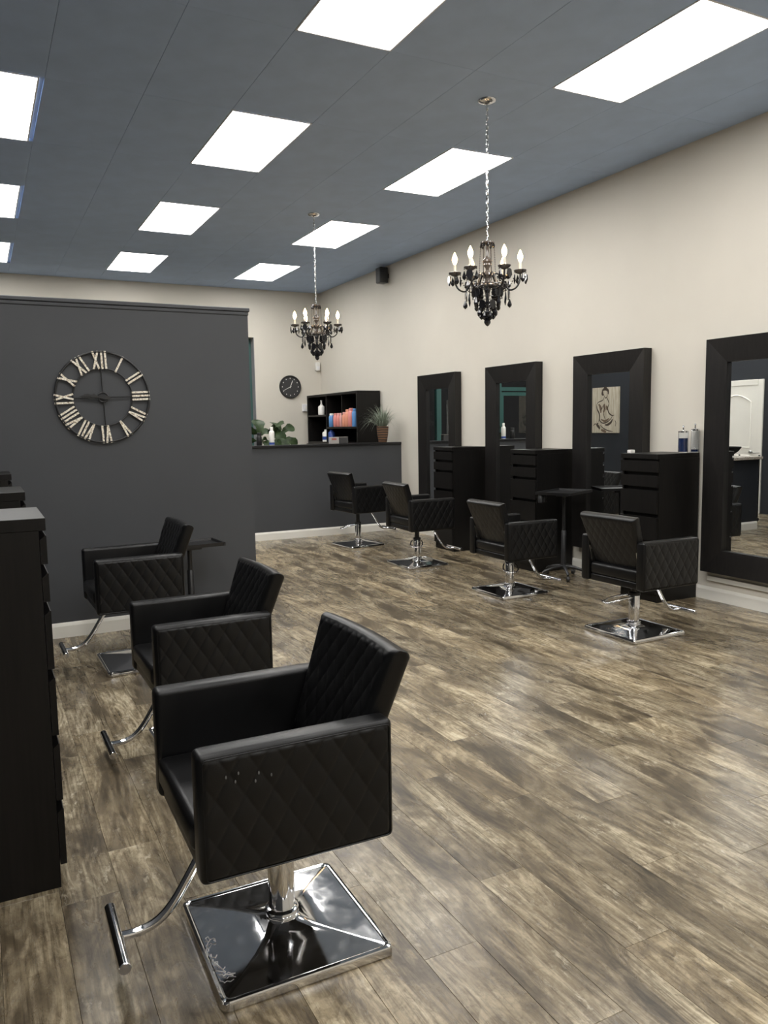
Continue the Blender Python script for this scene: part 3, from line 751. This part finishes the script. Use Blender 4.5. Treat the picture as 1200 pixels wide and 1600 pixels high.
def bottle(label, x, y, z, r, h, body, cap, capr=.5, caph=.16, pump=False, band=None, grp='salon product bottles'):
    t = thing('bottle', label, 'bottle', (x, y, z), 0, grp)
    hb = h*(1-caph)
    MB().lathe([(r*.9,0),(r,.006),(r,hb-.03),(r*.86,hb-.012),(r*capr*.9,hb)], n=18).build('body', 'bt_'+body, t, 40)
    if pump:
        MB().lathe([(r*capr*.8,hb),(r*capr*.8,hb+.02),(r*.22,hb+.022),(r*.22,h-.012),(r*.35,h-.01),(r*.3,h)], n=14).build('pump', 'bt_'+cap, t, 40)
    else:
        MB().lathe([(r*capr,hb-.002),(r*capr,h-.006),(r*capr*.75,h)], n=16).build('cap', 'bt_'+cap, t, 40)
    if band: MB().lathe([(r*1.012,hb*band[1]),(r*1.012,hb*band[2])], n=18, cap=False).build('print_band', 'bt_'+band[0], t, 40)
    return t
sx = CBX-CBD+.058; zs = CBZ+SH1+.014
row = [(.215,'blue','blue',.040,.27,'tall blue bottle at near end of the cubby middle shelf'),(.335,'pink','pink',.050,.28,'thick pink bottle next to the near-end blue one on the cubby shelf'),
       (.46,'coral','coral',.046,.265,'tall coral bottle third from the near end of the cubby row'),(.575,'coral','rose',.044,.225,'coral bottle with pale cap in middle of the cubby row'),(.685,'rose','rose',.037,.215,'slim pale rose bottle in the cubby row'),
       (.80,'pink','rose',.040,.215,'short pink bottle with rose cap in the cubby row'),(.92,'pink','pink',.042,.215,'pink bottle beside the pale blue white-capped one in cubby row'),(1.085,'blue','white',.046,.215,'pale blue bottle with white cap at far end of cubby row')]
for y, b_, c_, r_, h_, lab in row: bottle(lab, sx, CBY0+y, zs, r_, h_, b_, c_, .72, .14)
bottle('white pump bottle on the upper far shelf of the cubby', sx, CBY0+1.50, CBZ+SH2+.014, .055, .24, 'white', 'white', .5, .35, True)
bottle('white jug bottle on the bottom of the cubby', sx, CBY0+1.32, CBZ+pt, .065, .20, 'white', 'white', .5, .15, band=('deepblue', .2, .5))
bottle('dark blue bottle beside the white jug in the cubby', sx, CBY0+1.10, CBZ+pt, .055, .20, 'deepblue', 'deepblue', .5, .15)
# on the ledge
bottle('white spray can with blue lower print on the half wall ledge', 3.473, YH+.055, ZH, .036, .245, 'white', 'white', .55, .2, band=('deepblue', .05, .2), grp='bottles on the ledge')
bottle('small black bottle on the ledge beside the partition', 3.30, YH+.06, ZH, .036, .17, 'black', 'black', .8, .2, grp='bottles on the ledge')
M['card'] = new_mat('grey_card', (.40,.38,.36), .6); M['darkcard'] = new_mat('dark_card', (.05,.05,.05), .5); M['redprint'] = new_mat('red_print', (.4,.12,.09), .5)
t = thing('product_box', 'small pale grey carton with red print on the half wall ledge', 'box', (4.37, YH+.05, ZH)); box('carton', (0,0,.045), (.125,.07,.09), 'card', t, .002); box('print', (-.01,-.0355,.062), (.07,.001,.022), 'redprint', t)
t = thing('product_box', 'dark carton lying beside the pale box on the half wall ledge', 'box', (4.51, YH+.06, ZH)); box('carton', (0,0,.043), (.13,.075,.086), 'darkcard', t, .002); box('lid', (0,0,.088), (.134,.079,.004), 'card', t)

# fiddle leaf fig behind the ledge
m = new_mat('fig_leaf', (.03,.07,.02), .5, spec=.3); mp = mapping(m, (1,1,1), 'Object', True); n = noise(m, mp, 14, 3); r = ramp(m, n, [(.3,(.010,.024,.008)),(.7,(.040,.068,.022))]); lk(m, r, 'Color', bsdf(m), 'Base Color'); M['leaf'] = m
M['stem'] = new_mat('woody_stem', (.10,.065,.04), .7); M['pot'] = new_mat('dark_pot', (.03,.03,.03), .5)
def leaf_mesh():
    prof = [(0,.008),(.10,.035),(.25,.075),(.38,.072),(.50,.085),(.68,.125),(.85,.120),(.95,.075),(1.0,.012)]
    vs = []; fs = []; L = .26
    for i, (u, w_) in enumerate(prof):
        z = .05*math.sin(u*PI)*1.0-.06*u*u
        vs += [(u*L, -w_*.95, z+.020), (u*L, -w_*.5, z+.012+.006*(i % 2)), (u*L, 0, z), (u*L, w_*.5, z+.012+.006*((i+1) % 2)), (u*L, w_*.95, z+.020)]
    for i in range(len(prof)-1):
        for k in range(4): fs.append((i*5+k, i*5+k+1, (i+1)*5+k+1, (i+1)*5+k))
    nb = len(vs); vs += [(x, y, z-.0015) for x, y, z in vs]; fs += [tuple(q+nb for q in f[::-1]) for f in fs]
    me = bpy.data.meshes.new('leaf'); me.from_pydata(vs, [], fs); me.materials.append(M['leaf'])
    for p in me.polygons: p.use_smooth = True
    return me
LM = leaf_mesh()
t = thing('fiddle_leaf_fig', 'fiddle leaf fig with large green leaves behind the half wall ledge', 'plant', (3.62, 10.55, 1.0))
MB().lathe([(.07,0),(.09,.02),(.105,.17),(.10,.18),(.09,.16),(.001,.15)], n=20, cap=False).build('pot', 'pot', t, 40)
for p0_, p1_ in (((0,0,.15),(-.16,.02,.44)),((0,0,.15),(.17,0,.42)),((0,0,.15),(.02,.03,.40))):
    MB().tube(bez(p0_, (p0_[0],0,.28), (p1_[0],p1_[1],.30), p1_, 6), .009, 6).build('stem', 'stem', t, 60)
leaves = [(-.16,.0,.40,85,-72,1.0,.15),(-.17,-.02,.42,190,-15,.85,.9),(-.15,.0,.40,-20,-35,.6,1.0),(-.20,-.03,.33,200,10,.85,1.0),(-.10,-.04,.32,-80,25,.8,.6),(-.02,0,.36,20,-35,.95,1.2),(.12,-.02,.47,-95,35,.85,.7),
          (.17,0,.44,-15,-28,.75,1.1),(.14,-.02,.44,195,-22,.8,1.0),(.03,-.05,.32,-60,15,1.0,.8),(.10,-.05,.33,-110,20,.8,.9),(.19,-.03,.36,-25,25,.8,1.0),(.10,.03,.46,-80,-40,.8,.8),(-.05,-.03,.34,-140,5,.8,.7),(.0,-.05,.36,-95,40,.8,.5),(.13,.02,.42,100,-55,.9,.2)]
for x, y, z, yaw, pit, sc, rl in leaves:
    o = link('leaf', LM, None, t, (x, y, z-.02), (rl, math.radians(pit), math.radians(yaw))); o.scale = (sc, sc*.8, sc)

# ornamental grass in a striped basket pot on the ledge
m = new_mat('woven_pot', (.16,.09,.05), .6); mp = mapping(m, (1,1,1)); w_ = nd(m, 'ShaderNodeTexWave', wave_type='BANDS', bands_direction='Z'); w_.inputs['Scale'].default_value = 9; w_.inputs['Distortion'].default_value = 1.5; lk(m, mp, 'Vector', w_, 'Vector')
r = ramp(m, w_, [(.35,(.045,.030,.022)),(.65,(.20,.105,.055))]); lk(m, r, 'Color', bsdf(m), 'Base Color'); M['basket'] = m
m = new_mat('grey_green_blades', (.24,.28,.22), .5); M['blade'] = m
t = thing('ornamental_grass', 'grey-green arching grass in brown banded pot at end of ledge', 'plant', (5.135, YH+.06, ZH))
MB().lathe([(.055,0),(.060,.01),(.078,.12),(.086,.225),(.080,.225),(.072,.19),(.001,.185)], n=22, cap=False).build('pot', 'basket', t, 40)
mb = MB(); rg = random.Random(3)
for k in range(300):
    a = rg.uniform(0, 2*PI); sp = rg.uniform(.06, .42); up = rg.uniform(.22, .44)*(1.1-sp)
    if math.cos(a) > 0: sp *= 1-.42*math.cos(a)
    c0 = Vector((.03*math.cos(a), .03*math.sin(a), .19)); w_ = .0050
    sd = Vector((-math.sin(a), math.cos(a), 0)); pts = []
    droop = rg.uniform(.0, .26)
    for i in range(7):
        s_ = i/6; pts.append(c0 + Vector((math.cos(a)*sp*s_**1.2, math.sin(a)*sp*s_**1.2, up*(1.5*s_-.5*s_*s_) - droop*s_**3)))
    vs = []
    for i, p in enumerate(pts):
        ww = w_*(1-i/6.3); vs += [p-sd*ww, p+sd*ww]
    mb.poly(vs, [(2*i, 2*i+1, 2*i+3, 2*i+2) for i in range(6)])
tag(mb.build('grass_blades', 'blade', t), kind='stuff')

# ------------------------------------------------------------------ back room seen in the mirrors
m = new_mat('speckled_granite', (.5,.47,.42), .2); mp = mapping(m, (1,1,1)); n = noise(m, mp, 90, 4, .75); r = ramp(m, n, [(.35,(.10,.08,.07)),(.48,(.45,.40,.34)),(.62,(.66,.62,.55))]); lk(m, r, 'Color', bsdf(m), 'Base Color'); M['granite'] = m
t = thing('granite_counter', 'dark counter with speckled granite top, reflected in the nearest mirror', 'counter', (1.63, 7.65, 0))
box('cabinet', (0,0,.48), (.76,.80,.96), 'navy', t); box('worktop', (0,0,.98), (.84,.88,.04), 'granite', t, .006)
MB().prism([(-.38,-.40,0),(-.38,-.414,0),(-.38,-.414,.085),(-.38,-.405,.11),(-.38,-.40,.11)], (.76,0,0)).build('baseboard', 'trim', t)
M['mattblack'] = new_mat('matt_black', (.008,.008,.008), .75, spec=.12)
t = thing('shampoo_bowl', 'shallow black bowl resting on the granite counter', 'bowl', (1.655, 7.47, 1.0))
MB().lathe([(.06,0),(.09,.015),(.17,.075),(.21,.13),(.205,.137),(.16,.085),(.08,.025),(.001,.016)], n=28, cap=False).build('shell', 'mattblack', t, 50); MB().lathe([(.017,.0165),(.019,.02),(.008,.021)], n=12).build('drain', 'chrome', t, 40)
t = thing('wire_trolley', 'black wire trolley on casters beside the granite counter', 'trolley', (.72, 7.95, 0))
for sx_ in (-1,1):
    for sy_ in (-1,1):
        MB().tube([(sx_*.17, sy_*.17, .06), (sx_*.17, sy_*.17, .98)], .012, 8).build('post', 'blackmetal', t, 60)
        MB().lathe([(.012,-.012),(.028,-.012),(.028,.012),(.012,.012)], (sx_*.17, sy_*.17, .03), 14, (PI/2,0,0)).build('caster', 'blackplastic', t, 40)
for z in (.25, .55, .95):
    mb = MB()
    for k in range(9): mb.tube([(-.17+.0425*k, -.17, z), (-.17+.0425*k, .17, z)], .003, 5)
    mb.tube([(-.17,-.17,z),(.17,-.17,z),(.17,.17,z),(-.17,.17,z)], .006, 6, closed=True); mb.tube([(-.17,-.17,z+.06),(.17,-.17,z+.06),(.17,.17,z+.06),(-.17,.17,z+.06)], .005, 6, closed=True); mb.build('wire_shelf', 'steel', t, 60)
# drawing on the left wall, reflected in the third mirror
m = new_mat('washed_paper', (.50,.45,.36), .7); mp = mapping(m, (1,8,1.2)); n = noise(m, mp, 3, 4); r = ramp(m, n, [(.3,(.38,.33,.25)),(.7,(.60,.55,.45))]); lk(m, r, 'Color', bsdf(m), 'Base Color'); M['paper'] = m
M['ink'] = new_mat('sepia_ink', (.05,.035,.025), .7); M['wash'] = new_mat('sepia_wash', (.15,.105,.07), .7)
PY1, PY0, PZ1, PZ0 = 12.29, 11.55, 2.17, 1.28
t = thing('figure_drawing', 'pale sepia drawing of a seated figure on the dark left wall', 'picture', (XL+.002, (PY0+PY1)/2, PZ0))
box('canvas', (.015, 0, (PZ1-PZ0)/2), (.03, PY1-PY0, PZ1-PZ0), 'paper', t)
def stroke(pts, w0, mat='ink'):
    n = len(pts); vs = []
    P = [Vector((.0312, (PY1-PY0)/2-u*(PY1-PY0), (1-v_)*(PZ1-PZ0))) for u, v_ in pts]
    sm = []
    for i in range(n-1):
        a = P[max(0,i-1)]; b = P[i]; c = P[i+1]; d = P[min(n-1,i+2)]
        for k in range(5):
            s_ = k/5; sm.append(.5*((2*b)+(c-a)*s_+(2*a-5*b+4*c-d)*s_*s_+(3*b-a-3*c+d)*s_**3))
    sm.append(P[-1]); mb = MB(); N = len(sm)
    for i, p in enumerate(sm):
        tdir = (sm[min(N-1,i+1)]-sm[max(0,i-1)]).normalized(); sd = Vector((0, -tdir.z, tdir.y))*w0*1.35*(.25+.75*math.sin(PI*min(1,max(0,(i+.5)/N))))
        vs += [p-sd, p+sd]
    mb.poly(vs, [(2*i, 2*i+1, 2*i+3, 2*i+2) for i in range(N-1)]).build('stroke', mat, t)
for s_ in [([(.38,.10),(.42,.05),(.52,.04),(.60,.08),(.60,.16)],.022),([(.40,.08),(.39,.14),(.44,.17)],.020),([(.44,.02),(.50,.0),(.56,.03)],.014),([(.46,.18),(.50,.23),(.55,.22),(.58,.17)],.008),
           ([(.45,.22),(.40,.28),(.24,.32),(.17,.38)],.007),([(.56,.23),(.60,.28),(.64,.36)],.007),([(.17,.38),(.20,.48),(.27,.56),(.29,.66),(.26,.76)],.012),([(.40,.40),(.37,.47),(.31,.50)],.008),
           ([(.64,.36),(.60,.46),(.64,.56),(.76,.62),(.84,.61)],.010),([(.46,.36),(.44,.42),(.52,.50)],.008),([(.42,.50),(.46,.62),(.52,.72)],.006),([(.28,.60),(.30,.72),(.40,.78),(.55,.77),(.70,.70),(.78,.62)],.009),
           ([(.50,.82),(.60,.82),(.72,.77),(.78,.70)],.018),([(.24,.78),(.20,.82),(.28,.88),(.30,.92)],.020),([(.30,.82),(.45,.90),(.62,.95),(.80,.97)],.008),([(.05,.84),(.12,.80),(.18,.81)],.007),([(.86,.72),(.90,.78),(.88,.86)],.006)]:
    stroke(*s_)
for s_ in [([(.25,.36),(.32,.44),(.34,.56)],.022),([(.47,.36),(.48,.46),(.44,.55)],.018),([(.55,.40),(.58,.50)],.020),([(.35,.70),(.50,.74),(.66,.68)],.016),([(.35,.93),(.55,.98)],.020)]:
    stroke(*s_, 'wash')
